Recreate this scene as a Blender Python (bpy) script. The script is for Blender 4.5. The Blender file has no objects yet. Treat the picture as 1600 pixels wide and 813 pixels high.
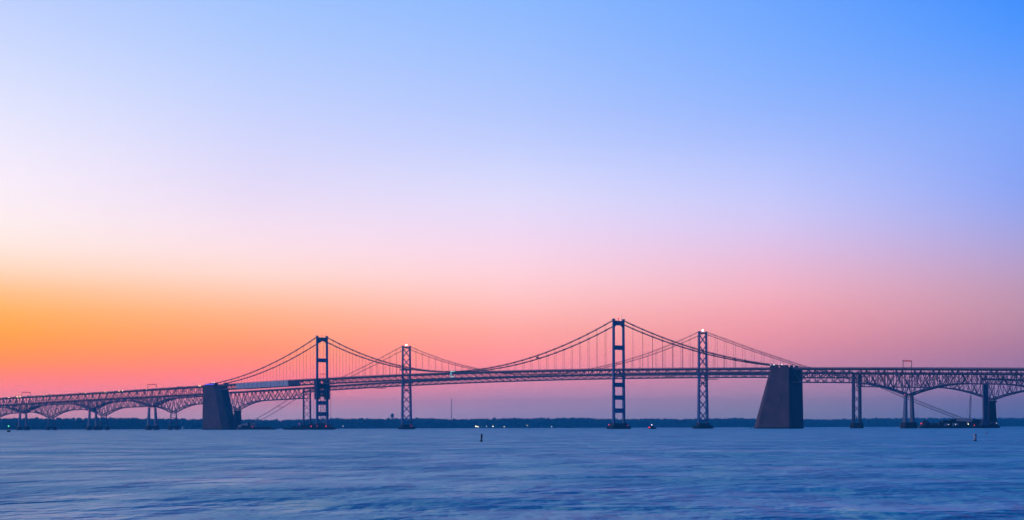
import bpy, math, random
import numpy as np
from mathutils import Vector, Quaternion
random.seed(7); RNG = np.random.default_rng(7)
scene = bpy.context.scene
COL = scene.collection

# ------------------------------------------------------------------ camera
CAM = Vector((1530.04, -1480.26, 2.0)); YAW = 0.7730966; ROLL = -0.0030963
FPX = 2888.06                                    # focal length in pixels of a 1600 px wide frame
FWD = Vector((-math.sin(YAW), math.cos(YAW), 0)); RGT = Vector((math.cos(YAW), math.sin(YAW), 0))
cd = bpy.data.cameras.new('camera'); cam = bpy.data.objects.new('camera', cd); COL.objects.link(cam)
cd.sensor_fit = 'HORIZONTAL'; cd.sensor_width = 36.0; cd.lens = FPX * 36.0 / 1600.0
cd.shift_y = (668.07 - 406.5) / 1600.0
cd.clip_start = 0.5; cd.clip_end = 60000
cam.location = CAM
cam.rotation_mode = 'QUATERNION'
cam.rotation_quaternion = Quaternion((0, 0, 1), YAW) @ Quaternion((1, 0, 0), math.pi / 2) @ Quaternion((0, 0, 1), ROLL)
scene.camera = cam

# ------------------------------------------------------------------ sky: dawn glow low on the left, deep blue overhead and behind
SUN_OFF = math.radians(60)                       # sun azimuth, to the left of the view direction
SUN_DIR = (FWD * math.cos(SUN_OFF) - RGT * math.sin(SUN_OFF)).normalized()
SUN_EL = math.radians(2.0)
def lin(c):
    return [((v / 255.0) / 12.92 if v <= 10.3 else ((v / 255.0 + 0.055) / 1.055) ** 2.4) for v in c]
# rows of (elevation in degrees, sRGB) for azimuths measured away from the sun
SKY = [
 (15,  [(0,(255,170,165)),(1.2,(255,165,130)),(3,(255,185,90)),(4.5,(255,215,165)),(6,(255,240,235)),(9,(240,236,255)),(13,(200,214,255)),(25,(205,225,255)),(45,(165,205,255)),(90,(10,105,195))]),
 (44.5,[(0,(180,150,192)),(0.6,(205,146,186)),(1.35,(255,132,158)),(2.1,(255,150,98)),(2.9,(255,166,68)),(4.1,(255,192,138)),(4.9,(255,222,205)),(5.7,(255,238,236)),(7.3,(250,238,253)),(9.2,(230,231,255)),(11.2,(206,219,255)),(13.2,(184,204,255)),(25,(195,220,255)),(45,(150,198,255)),(90,(10,105,195))]),
 (52.1,[(0,(150,146,196)),(0.6,(170,146,194)),(1.45,(255,130,160)),(2.5,(255,153,125)),(3.7,(255,185,150)),(4.7,(255,221,214)),(5.7,(252,226,240)),(7.3,(228,219,250)),(9.2,(205,213,255)),(11.2,(180,205,255)),(13.2,(158,194,255)),(25,(140,195,255)),(45,(98,170,248)),(90,(10,105,195))]),
 (60,[(0,(130,134,192)),(0.4,(138,136,192)),(0.95,(165,138,190)),(1.35,(207,140,184)),(1.95,(255,146,168)),(2.9,(255,165,165)),(3.7,(255,190,190)),(4.3,(255,205,212)),(4.9,(254,213,227)),(5.7,(245,215,242)),(6.5,(232,219,250)),(7.3,(221,221,255)),(8.2,(203,212,255)),(9.2,(184,202,255)),(11.2,(160,193,255)),(13.2,(138,184,255)),(25,(85,155,250)),(45,(46,132,232)),(90,(10,105,195))]),
 (67.9,[(0,(108,128,184)),(0.6,(126,132,184)),(1.25,(170,136,184)),(2,(207,140,176)),(2.5,(226,146,172)),(3.35,(240,161,180)),(4.1,(243,178,198)),(4.9,(234,187,217)),(5.7,(221,196,238)),(6.5,(206,203,250)),(7.3,(192,201,255)),(8.2,(176,194,255)),(9.2,(154,184,255)),(11.2,(125,175,255)),(13.2,(108,165,255)),(25,(45,130,245)),(45,(26,115,222)),(90,(10,105,195))]),
 (75.5,[(0,(80,112,180)),(0.6,(95,116,180)),(1.35,(138,122,178)),(2.3,(167,124,167)),(3.1,(186,141,173)),(3.9,(192,150,181)),(4.9,(181,160,208)),(5.7,(164,165,227)),(6.5,(147,166,241)),(7.3,(134,164,248)),(9.2,(123,165,250)),(11.2,(84,154,255)),(13.2,(55,140,255)),(25,(6,112,238)),(45,(8,102,215)),(90,(10,105,195))]),
 (110, [(0,(40,55,115)),(2,(52,62,122)),(6,(50,72,145)),(13,(30,70,165)),(25,(18,66,165)),(45,(16,84,190)),(90,(10,105,195))]),
 (180, [(0,(20,34,80)),(3,(26,38,88)),(8,(24,42,98)),(25,(14,46,120)),(45,(14,74,172)),(90,(10,105,195))]),
]
SKY_GAIN = 1.6                                   # ramp colours are stored divided by this, so they may exceed 1
HAZE = 1.3e-4
def above_haze(e, c):
    """sky colour beyond the haze box, for the colour seen through it"""
    path = min(8300.0, 122.0 / math.sin(math.radians(max(e, 0.05)))); T = math.exp(-HAZE * path)
    return [max(0.0, (v - (1 - T) * s_) / T) / SKY_GAIN for v, s_ in zip(c, (0.02, 0.13, 0.45))]
world = bpy.data.worlds.new('World'); scene.world = world; world.use_nodes = True
nt = world.node_tree; nt.nodes.clear(); N = nt.nodes.new; Lk = nt.links.new
def math_node(op, a, b=None, clamp=False):
    n = N('ShaderNodeMath'); n.operation = op; n.use_clamp = clamp
    for i, v in enumerate((a, b)):
        if v is None: continue
        if isinstance(v, (int, float)): n.inputs[i].default_value = v
        else: Lk(v, n.inputs[i])
    return n.outputs[0]
tc = N('ShaderNodeTexCoord'); sep = N('ShaderNodeSeparateXYZ'); Lk(tc.outputs['Generated'], sep.inputs[0])
el = math_node('MULTIPLY', math_node('ARCSINE', math_node('MAXIMUM', sep.outputs[2], 0.0)), 2 / math.pi)
el = math_node('POWER', el, 0.5)                 # ramp axis: square root of elevation / 90 degrees
horiz = N('ShaderNodeCombineXYZ'); Lk(sep.outputs[0], horiz.inputs[0]); Lk(sep.outputs[1], horiz.inputs[1])
nrm = N('ShaderNodeVectorMath'); nrm.operation = 'NORMALIZE'; Lk(horiz.outputs[0], nrm.inputs[0])
dot = N('ShaderNodeVectorMath'); dot.operation = 'DOT_PRODUCT'; Lk(nrm.outputs[0], dot.inputs[0]); dot.inputs[1].default_value = SUN_DIR
az = math_node('MULTIPLY', math_node('ARCCOSINE', math_node('MINIMUM', math_node('MAXIMUM', dot.outputs['Value'], -1.0), 1.0)), 180 / math.pi)
prev = None; prev_az = None
for a, rows in SKY:
    r = N('ShaderNodeValToRGB'); r.color_ramp.interpolation = 'LINEAR'
    es = np.array([q[0] for q in rows], float); cs = np.array([lin(q[1]) for q in rows])
    ef = np.linspace(0, 90, 4501) ** 1.0; cf = np.array([above_haze(e, [np.interp(e, es, cs[:, k]) for k in range(3)]) for e in ef]); es, cs = ef, cf
    axis = np.sqrt(es / 90.0)
    g = np.concatenate([np.linspace(0, math.sqrt(14 / 90), 25), np.linspace(math.sqrt(14 / 90), 1, 8)[1:]])[:32]
    fine = np.linspace(0, 1, 2001)
    ker = np.exp(-0.5 * (np.arange(-60, 61) / 16.0) ** 2); ker /= ker.sum()
    sm = np.stack([np.convolve(np.pad(np.interp(fine, axis, cs[:, k]), 60, mode='edge'), ker, 'valid') for k in range(3)], 1)
    els = r.color_ramp.elements
    while len(els) < len(g): els.new(0.5)
    for i, p in enumerate(g): els[i].position = p
    for i, p in enumerate(g):
        els[i].color = [float(np.interp(p, fine, sm[:, k])) for k in range(3)] + [1]
    Lk(el, r.inputs[0])
    if prev is None: prev = r.outputs[0]
    else:
        mr = N('ShaderNodeMapRange'); mr.clamp = True; Lk(az, mr.inputs[0])
        mr.inputs[1].default_value = prev_az; mr.inputs[2].default_value = a
        mx = N('ShaderNodeMix'); mx.data_type = 'RGBA'; Lk(mr.outputs[0], mx.inputs[0]); Lk(prev, mx.inputs[6]); Lk(r.outputs[0], mx.inputs[7])
        prev = mx.outputs[2]
    prev_az = a
sky = N('ShaderNodeTexSky'); sky.sky_type = 'NISHITA'; sky.sun_disc = False
sky.sun_elevation = SUN_EL; sky.sun_rotation = math.atan2(SUN_DIR.x, SUN_DIR.y)
bg1 = N('ShaderNodeBackground'); Lk(prev, bg1.inputs[0]); bg1.inputs[1].default_value = SKY_GAIN
bg2 = N('ShaderNodeBackground'); Lk(sky.outputs[0], bg2.inputs[0]); bg2.inputs[1].default_value = 0.004
add = N('ShaderNodeAddShader'); Lk(bg1.outputs[0], add.inputs[0]); Lk(bg2.outputs[0], add.inputs[1])
wo = N('ShaderNodeOutputWorld'); Lk(add.outputs[0], wo.inputs[0])

# ------------------------------------------------------------------ sun: weak dawn light from low on the left
sl = bpy.data.lights.new('dawn_sun', 'SUN'); sl.energy = 0.3; sl.angle = math.radians(12); sl.color = (1.0, 0.62, 0.55)
sun = bpy.data.objects.new('dawn_sun', sl); COL.objects.link(sun)
sd = (SUN_DIR * math.cos(SUN_EL) + Vector((0, 0, math.sin(SUN_EL))))
sun.rotation_mode = 'QUATERNION'; sun.rotation_quaternion = sd.to_track_quat('Z', 'Y')
sun.location = (0, 0, 400)
scene.view_settings.view_transform = 'Standard'; scene.view_settings.look = 'None'
scene.view_settings.exposure = 0.0; scene.view_settings.gamma = 1.0; scene.view_settings.use_curve_mapping = False
scene.render.engine = 'CYCLES'
scene.cycles.use_denoising = True
try: scene.cycles.denoiser = 'OPENIMAGEDENOISE'
except Exception: pass
scene.cycles.max_bounces = 5; scene.cycles.diffuse_bounces = 2; scene.cycles.glossy_bounces = 3
scene.cycles.volume_bounces = 0; scene.cycles.sample_clamp_indirect = 4.0

# ------------------------------------------------------------------ materials
def mat(name, col, rough=0.6, var=0.25, scale=0.4, metal=0.0, streak=False):
    m = bpy.data.materials.new(name); m.use_nodes = True; t = m.node_tree; b = t.nodes['Principled BSDF']
    b.inputs['Roughness'].default_value = rough; b.inputs['Metallic'].default_value = metal
    tcn = t.nodes.new('ShaderNodeTexCoord'); mp = t.nodes.new('ShaderNodeMapping')
    geo = t.nodes.new('ShaderNodeNewGeometry'); t.links.new(geo.outputs['Position'], mp.inputs[0])
    mp.inputs['Scale'].default_value = (1, 1, 0.18) if streak else (1, 1, 1)
    nz = t.nodes.new('ShaderNodeTexNoise'); nz.inputs['Scale'].default_value = scale; nz.inputs['Detail'].default_value = 5; nz.inputs['Roughness'].default_value = 0.65
    t.links.new(mp.outputs[0], nz.inputs[0])
    mr = t.nodes.new('ShaderNodeMapRange'); mr.inputs[1].default_value = 0.3; mr.inputs[2].default_value = 0.7
    mr.inputs[3].default_value = 1 - var; mr.inputs[4].default_value = 1 + var
    t.links.new(nz.outputs[0], mr.inputs[0])
    hs = t.nodes.new('ShaderNodeHueSaturation'); hs.inputs['Color'].default_value = (*col, 1)
    t.links.new(mr.outputs[0], hs.inputs['Value']); t.links.new(hs.outputs[0], b.inputs['Base Color'])
    return m
def glow(name, col, s):
    m = bpy.data.materials.new(name); m.use_nodes = True; b = m.node_tree.nodes['Principled BSDF']
    b.inputs['Base Color'].default_value = (*col, 1); b.inputs['Emission Color'].default_value = (*col, 1); b.inputs['Emission Strength'].default_value = s
    return m
M = {
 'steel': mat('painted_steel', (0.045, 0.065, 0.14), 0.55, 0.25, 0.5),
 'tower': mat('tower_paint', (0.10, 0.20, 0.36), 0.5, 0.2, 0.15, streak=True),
 'cable': mat('cable_wrap', (0.05, 0.03, 0.045), 0.6, 0.3, 0.6),
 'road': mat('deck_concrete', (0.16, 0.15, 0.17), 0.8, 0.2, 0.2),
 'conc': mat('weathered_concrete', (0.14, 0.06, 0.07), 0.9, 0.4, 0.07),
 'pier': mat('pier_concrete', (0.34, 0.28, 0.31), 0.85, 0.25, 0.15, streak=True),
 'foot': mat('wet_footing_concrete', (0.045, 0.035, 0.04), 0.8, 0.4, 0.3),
 'timber': mat('fender_timber', (0.045, 0.035, 0.04), 0.8, 0.4, 0.6),
 'tarp': mat('pale_tarp', (0.85, 0.64, 0.62), 0.8, 0.16, 0.35, streak=True),
 'darktarp': mat('dark_tarp', (0.05, 0.07, 0.13), 0.85, 0.25, 0.3),
 'scaf': mat('scaffold_steel', (0.25, 0.22, 0.27), 0.5, 0.2, 0.5),
 'hull': mat('barge_hull_paint', (0.02, 0.018, 0.03), 0.6, 0.4, 0.3),
 'rust': mat('rusty_machinery', (0.09, 0.05, 0.045), 0.7, 0.4, 0.6),
 'grey': mat('grey_paint', (0.28, 0.29, 0.32), 0.5, 0.2, 0.5),
 'white': mat('white_paint', (0.55, 0.54, 0.56), 0.45, 0.12, 3.0),
 'orange': mat('orange_paint', (0.7, 0.18, 0.05), 0.5, 0.15, 3.0),
 'black': mat('black_paint', (0.02, 0.02, 0.025), 0.5, 0.3, 3.0),
 'green': mat('green_paint', (0.03, 0.2, 0.1), 0.5, 0.2, 2.0),
 'glass': mat('dark_glass', (0.02, 0.025, 0.03), 0.1, 0.1, 1.0),
 'rubber': mat('tyre_rubber', (0.02, 0.02, 0.02), 0.8, 0.2, 4.0),
 'car1': mat('silver_car_paint', (0.4, 0.4, 0.42), 0.3, 0.1, 2.0), 'car2': mat('dark_car_paint', (0.05, 0.05, 0.07), 0.3, 0.1, 2.0),
 'car3': mat('red_car_paint', (0.35, 0.04, 0.04), 0.3, 0.1, 2.0),
 'soil': mat('shore_soil', (0.04, 0.038, 0.035), 0.9, 0.4, 0.01),
 'leaf': mat('woodland_leaves', (0.03, 0.06, 0.045), 0.8, 0.45, 0.03), 'bark': mat('bark', (0.05, 0.04, 0.03), 0.9, 0.3, 0.5),
 'L_white': glow('white_lamp', (1.0, 0.93, 0.9), 2.4), 'L_beacon': glow('tower_beacon', (1.0, 0.9, 0.85), 8), 'L_red': glow('red_lamp', (1.0, 0.03, 0.05), 1.6), 'L_blue': glow('blue_lamp', (0.12, 0.10, 1.0), 1.1),
 'L_head': glow('headlight_lens', (1.0, 0.70, 0.28), 26), 'L_cyan': glow('cyan_work_lamp', (0.35, 1.0, 0.95), 1.1), 'L_green': glow('green_lamp', (0.1, 0.9, 0.4), 1.6),
 'L_amber': glow('amber_shore_lamp', (1.0, 0.95, 0.5), 10), 'L_cool': glow('cool_shore_lamp', (0.8, 1.0, 1.0), 4), 'L_tail': glow('red_tail_lamp', (1.0, 0.04, 0.04), 1.4),
}

# ------------------------------------------------------------------ mesh helpers
BASE = {}
def tag(o, label=None, cat=None, group=None, kind=None):
    for k, v in (('label', label), ('category', cat), ('group', group), ('kind', kind)):
        if v: o[k] = v
    return o
def thing(name, base, label, cat, group=None, kind=None):
    o = bpy.data.objects.new(name, None); COL.objects.link(o); o.location = base; o.empty_display_size = 2
    BASE[o] = Vector(base); return tag(o, label, cat, group, kind)
def subgroup(name, parent):
    o = bpy.data.objects.new(name, None); COL.objects.link(o); o.parent = parent; BASE[o] = BASE[parent]; return o
CUBE_F = [(0, 3, 2, 1), (4, 5, 6, 7), (0, 1, 5, 4), (1, 2, 6, 5), (2, 3, 7, 6), (3, 0, 4, 7)]
class MB:
    def __init__(s): s.v = []; s.f = []
    def add(s, vs, fs):
        n = len(s.v); s.v += [tuple(v) for v in vs]; s.f += [tuple(i + n for i in f) for f in fs]; return s
    def box(s, c, d, rz=0.0):
        cs, sn = math.cos(rz), math.sin(rz); vs = []
        for z in (-.5, .5):
            for x, y in ((-.5, -.5), (.5, -.5), (.5, .5), (-.5, .5)):
                X, Y = x * d[0], y * d[1]; vs.append((c[0] + X * cs - Y * sn, c[1] + X * sn + Y * cs, c[2] + z * d[2]))
        return s.add(vs, CUBE_F)
    def bar(s, p, q, w, h=None):
        h = h or w; p = Vector(p); q = Vector(q); d = (q - p).normalized()
        up = Vector((0, 0, 1)) if abs(d.z) < 0.99 else Vector((1, 0, 0))
        a = d.cross(up).normalized() * (w / 2); b = a.cross(d).normalized() * (h / 2)
        vs = [e + sa * a + sb * b for e in (p, q) for sa, sb in ((-1, -1), (1, -1), (1, 1), (-1, 1))]
        return s.add(vs, CUBE_F)
    def tube(s, pts, r, n=6, cap=True):
        pts = [Vector(p) for p in pts]; rs = r if isinstance(r, (list, tuple)) else [r] * len(pts); vs = []; fs = []
        for i, p in enumerate(pts):
            d = (pts[min(i + 1, len(pts) - 1)] - pts[max(i - 1, 0)]).normalized()
            up = Vector((0, 0, 1)) if abs(d.z) < 0.95 else Vector((1, 0, 0))
            a = d.cross(up).normalized(); b = d.cross(a)
            vs += [p + (a * math.cos(2 * math.pi * k / n) + b * math.sin(2 * math.pi * k / n)) * rs[i] for k in range(n)]
        for i in range(len(pts) - 1):
            for k in range(n):
                k2 = (k + 1) % n; fs.append((i * n + k, i * n + k2, (i + 1) * n + k2, (i + 1) * n + k))
        if cap: fs.append(tuple(range(n))[::-1]); fs.append(tuple((len(pts) - 1) * n + k for k in range(n)))
        return s.add(vs, fs)
    def loft(s, rings):
        n = len(rings[0]); vs = [p for r in rings for p in r]; fs = []
        for i in range(len(rings) - 1):
            for k in range(n):
                k2 = (k + 1) % n; fs.append((i * n + k, i * n + k2, (i + 1) * n + k2, (i + 1) * n + k))
        fs.append(tuple(range(n))[::-1]); fs.append(tuple((len(rings) - 1) * n + k for k in range(n)))
        return s.add(vs, fs)
    def ball(s, c, r, n=8, sq=1.0):
        rings = []
        for i in range(1, n // 2 + 1):
            t = math.pi * i / (n // 2 + 1); rings.append([(c[0] + r * math.sin(t) * math.cos(2 * math.pi * k / n), c[1] + r * math.sin(t) * math.sin(2 * math.pi * k / n), c[2] - r * sq * math.cos(t)) for k in range(n)])
        return s.loft(rings)
    def build(s, name, m, parent=None, base=None, kind=None, label=None):
        b = BASE.get(parent, Vector(base) if base is not None else Vector((0, 0, 0)))
        me = bpy.data.meshes.new(name); me.from_pydata([(v[0] - b.x, v[1] - b.y, v[2] - b.z) for v in s.v], [], s.f)
        me.materials.append(M[m]); me.update()
        o = bpy.data.objects.new(name, me); COL.objects.link(o)
        if parent is not None: o.parent = parent; BASE[o] = b
        else: o.location = b; BASE[o] = b
        if kind: o['kind'] = kind
        if label: o['label'] = label
        return o
UNIT = {}
def member(name, p, q, w, h, m, parent):
    """one straight member: a shared unit bar, stretched between two points"""
    if m not in UNIT:
        me = bpy.data.meshes.new('bar_' + m)
        me.from_pydata([(x, y, z) for z in (-.5, .5) for x, y in ((-.5, -.5), (.5, -.5), (.5, .5), (-.5, .5))], [], CUBE_F)
        me.materials.append(M[m]); UNIT[m] = me
    p = Vector(p); q = Vector(q); d = q - p
    o = bpy.data.objects.new(name, UNIT[m]); COL.objects.link(o); o.parent = parent
    o.location = (p + q) / 2 - BASE[parent]; o.rotation_mode = 'QUATERNION'
    o.rotation_quaternion = d.to_track_quat('Z', 'Y'); o.scale = (w, h, d.length)
    return o
def at(px, d, z=0.0):
    """the point at depth d (metres ahead of the viewpoint) on the bearing of photo column px"""
    p = CAM + FWD * d + RGT * ((px - 800) / FPX * d); return Vector((p.x, p.y, z))

# ------------------------------------------------------------------ water, shore, woods
def sheet(name, outline, z, m, label):
    me = bpy.data.meshes.new(name); me.from_pydata([(p[0], p[1], z) for p in outline], [], [tuple(range(len(outline)))]); me.materials.append(m)
    o = bpy.data.objects.new(name, me); COL.objects.link(o); return tag(o, label, None, None, 'structure')
def water_mat():
    m = bpy.data.materials.new('bay_water'); m.use_nodes = True; t = m.node_tree; b = t.nodes['Principled BSDF']
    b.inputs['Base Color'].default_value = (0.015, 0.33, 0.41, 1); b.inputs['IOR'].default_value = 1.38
    geo = t.nodes.new('ShaderNodeNewGeometry')
    def noise(width, length, detail):
        """soft ripples: width across the view and length along it, in metres"""
        mp = t.nodes.new('ShaderNodeMapping'); mp.vector_type = 'TEXTURE'; mp.inputs['Rotation'].default_value = (0, 0, YAW); mp.inputs['Scale'].default_value = (width, length, 1)
        t.links.new(geo.outputs['Position'], mp.inputs[0])
        n = t.nodes.new('ShaderNodeTexNoise'); n.inputs['Scale'].default_value = 1.0; n.inputs['Detail'].default_value = detail; n.inputs['Roughness'].default_value = 0.6
        t.links.new(mp.outputs[0], n.inputs[0]); return n.outputs[0]
    def mth(op, a, bb):
        n = t.nodes.new('ShaderNodeMath'); n.operation = op
        for i, v in enumerate((a, bb)):
            if isinstance(v, (int, float)): n.inputs[i].default_value = v
            else: t.links.new(v, n.inputs[i])
        return n.outputs[0]
    h = mth('MULTIPLY', noise(0.42, 0.8, 2), 0.17)
    h = mth('ADD', h, mth('MULTIPLY', noise(1.3, 2.5, 3), 0.8))
    h = mth('ADD', h, mth('MULTIPLY', noise(4.2, 8, 3), 2.4))
    h = mth('ADD', h, mth('MULTIPLY', noise(14, 26, 3), 6.5))
    h = mth('ADD', h, mth('MULTIPLY', noise(55, 100, 3), 15.0))
    bp = t.nodes.new('ShaderNodeBump'); pm = t.nodes.new('ShaderNodeMapRange'); pm.inputs[1].default_value = 0.38; pm.inputs[2].default_value = 0.62; pm.inputs[3].default_value = 0.6; pm.inputs[4].default_value = 1.0
    t.links.new(noise(7, 16, 4), pm.inputs[0]); t.links.new(pm.outputs[0], bp.inputs['Strength']); bp.inputs['Distance'].default_value = 1.0
    t.links.new(h, bp.inputs['Height']); t.links.new(bp.outputs[0], b.inputs['Normal'])
    mr = t.nodes.new('ShaderNodeMapRange'); mr.inputs[1].default_value = 0.35; mr.inputs[2].default_value = 0.65; mr.inputs[3].default_value = 0.32; mr.inputs[4].default_value = 0.56
    t.links.new(noise(9, 12, 5), mr.inputs[0]); t.links.new(mr.outputs[0], b.inputs['Roughness'])
    return m
P2 = lambda l, d: (CAM.x + RGT.x * l + FWD.x * d, CAM.y + RGT.y * l + FWD.y * d)
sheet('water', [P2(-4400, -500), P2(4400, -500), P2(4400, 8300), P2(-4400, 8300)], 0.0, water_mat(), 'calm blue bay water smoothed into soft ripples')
def shore_d(l):
    return 5750 + 0.62 * l + 120 * math.sin(l / 430.0 + 1) + 60 * math.sin(l / 150.0)
ls = np.linspace(-4300, 4300, 173)
land = MB(); pts = []
for l in ls:
    d0 = shore_d(l); pts.append([P2(l, d0) + (-0.4,), P2(l, d0 + 25) + (1.6,), P2(l, d0 + 120) + (3.0,), P2(l, 8290) + (4.0,)])
for i in range(len(pts) - 1):
    n = len(land.v); land.v += pts[i] + pts[i + 1]
    for k in range(3): land.f.append((n + k, n + 4 + k, n + 5 + k, n + k + 1))
o = land.build('far_shore', 'soil'); tag(o, 'low far shore running below the distant woods', None, None, 'structure')

def ico():
    t = (1 + 5 ** .5) / 2
    v = np.array([(-1, t, 0), (1, t, 0), (-1, -t, 0), (1, -t, 0), (0, -1, t), (0, 1, t), (0, -1, -t), (0, 1, -t), (t, 0, -1), (t, 0, 1), (-t, 0, -1), (-t, 0, 1)], float); v /= np.linalg.norm(v[0])
    f = np.array([(0, 11, 5), (0, 5, 1), (0, 1, 7), (0, 7, 10), (0, 10, 11), (1, 5, 9), (5, 11, 4), (11, 10, 2), (10, 7, 6), (7, 1, 8), (3, 9, 4), (3, 4, 2), (3, 2, 6), (3, 6, 8), (3, 8, 9), (4, 9, 5), (2, 4, 11), (6, 2, 10), (8, 6, 7), (9, 8, 1)])
    return v, f
def tri_mesh(name, V, F, m, kind):
    me = bpy.data.meshes.new(name); me.vertices.add(len(V)); me.vertices.foreach_set('co', V.astype(np.float32).ravel())
    k = F.shape[1]; me.loops.add(F.size); me.loops.foreach_set('vertex_index', F.astype(np.int32).ravel())
    me.polygons.add(len(F)); me.polygons.foreach_set('loop_start', np.arange(0, F.size, k, dtype=np.int32)); me.polygons.foreach_set('loop_total', np.full(len(F), k, np.int32))
    me.update(); me.validate(); me.materials.append(m); o = bpy.data.objects.new(name, me); COL.objects.link(o); o['kind'] = kind; return o
def woods():
    iv, if_ = ico(); nt_ = 8000; lob = 6
    VV = []; FF = []; off = 0
    big = lambda l: 0.5 + 0.20 * np.sin(l / 97.0) + 0.12 * np.sin(l / 41.0 + 2) + 0.2 * np.sin(l / 263.0 + 1)
    for i in range(nt_):
        l = RNG.uniform(-3600, 3300); back = RNG.random() ** 1.5 * 190; d = shore_d(l) + 8 + back
        H = 21.5 + 7.0 * big(l) + RNG.normal(0, 0.9) + back * 0.03; R = H * RNG.uniform(0.26, 0.40)
        px, py = P2(l, d)
        for k in range(lob):
            a = RNG.uniform(0, 6.28); zz = RNG.uniform(0.06, 0.86); rr = R * (1.15 - 0.7 * zz) * RNG.uniform(0.6, 1.0)
            c = np.array((px + math.cos(a) * R * 0.6 * (1 - 0.5 * zz), py + math.sin(a) * R * 0.6 * (1 - 0.5 * zz), 2 + H * zz))
            VV.append(iv * RNG.uniform(0.65, 1.25, (12, 1)) * np.array((rr, rr, rr * 0.95)) + c); FF.append(if_ + off); off += 12
        # loose leaf clumps that break the outline
        nq = 26; dirs = RNG.normal(size=(nq, 3)); dirs[:, 2] = np.abs(dirs[:, 2]) * 1.3 - 0.5; dirs /= np.linalg.norm(dirs, axis=1)[:, None]
        cc = np.array((px, py, 2 + H * 0.58)) + dirs * np.array((R, R, H * 0.42)) * RNG.uniform(0.75, 1.1, (nq, 1))
        tri = cc[:, None, :] + RNG.normal(0, 0.75, (nq, 3, 3)); VV.append(tri.reshape(-1, 3)); FF.append(np.arange(nq * 3).reshape(nq, 3) + off); off += nq * 3
    o = tri_mesh('far_woods', np.concatenate(VV), np.concatenate(FF), M['leaf'], 'stuff')
    tag(o, 'long dark blue line of woods along the far shore', 'woods')
woods()

# ------------------------------------------------------------------ bridge geometry shared by the spans
S_FAR = 139.46; DX_FAR = 2.6; TX = 243.8
KN = [(-1350, 41.5), (-1250, 43.6), (-1095, 46.8), (-945, 49.6), (-755, 53.2), (-600, 55.9), (-485, 58.1), (-410, 59.8), (-244, 62.7), (-120, 64.5), (0, 65.1), (120, 64.5), (244, 62.7), (410, 59.9), (485, 58.1), (564, 56.3), (645, 54.1), (716, 51.9), (800, 49.2), (950, 44.4)]
PC = np.polyfit([k[0] / 1000 for k in KN], [k[1] for k in KN], 8)
def zN(x): return float(np.polyval(PC, x / 1000))
def zF(x): return zN(x) - 1.0 - min(1, max(0, (abs(x) - 300) / 200))
class Line:                                                  # one of the two parallel crossings
    def __init__(s, y0, dx, zf, ty, ay, cy): s.y0, s.dx, s.zf, s.ty, s.ay, s.cy = y0, dx, zf, ty, ay, cy
    def p(s, x, y, z): return (x + s.dx, s.y0 + y, z)
NEAR = Line(0, 0, zN, 7.2, 5.2, 7.8); FAR = Line(S_FAR, DX_FAR, zF, 5.9, 4.8, 6.2)

def frange(a, b, n): return [a + (b - a) * i / n for i in range(n + 1)]
def strip(L, xs, ylo, yhi, ztop, zbot):
    """a long closed box following the deck profile; ztop, zbot are offsets from the road"""
    m = MB(); m.loft([[L.p(x, ylo, L.zf(x) + zbot), L.p(x, yhi, L.zf(x) + zbot), L.p(x, yhi, L.zf(x) + ztop), L.p(x, ylo, L.zf(x) + ztop)] for x in xs]); return m
def deck_parts(L, xs, half, root):
    strip(L, xs, -half, half, 0.0, -0.45).build('deck_slab', 'road', root)
    for s in (-1, 1):
        strip(L, xs, s * half - 0.22, s * half + 0.22, 0.45, 0.002).build('kerb', 'road', root)
        r = MB()
        for a, b in zip(xs[:-1], xs[1:]):
            n = max(1, round((b - a) / 3.2))
            for i in range(n):
                x = a + (b - a) * i / n; r.box(L.p(x, s * half, L.zf(x) + 0.8), (0.16, 0.16, 0.75))
        for zo in (0.85, 1.2): r.loft([[L.p(x, s * half + q[0], L.zf(x) + zo + q[1]) for q in ((-.07, -.07), (.07, -.07), (.07, .07), (-.07, .07))] for x in xs])
        r.build('railing', 'steel', root)
def chord(L, xs, y, zfun, w, h, name, m, root):
    c = MB(); c.loft([[L.p(x, y + q[0] * w / 2, zfun(x) + q[1] * h / 2) for q in ((-1, -1), (1, -1), (1, 1), (-1, 1))] for x in xs]); return c.build(name, m, root)
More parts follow.
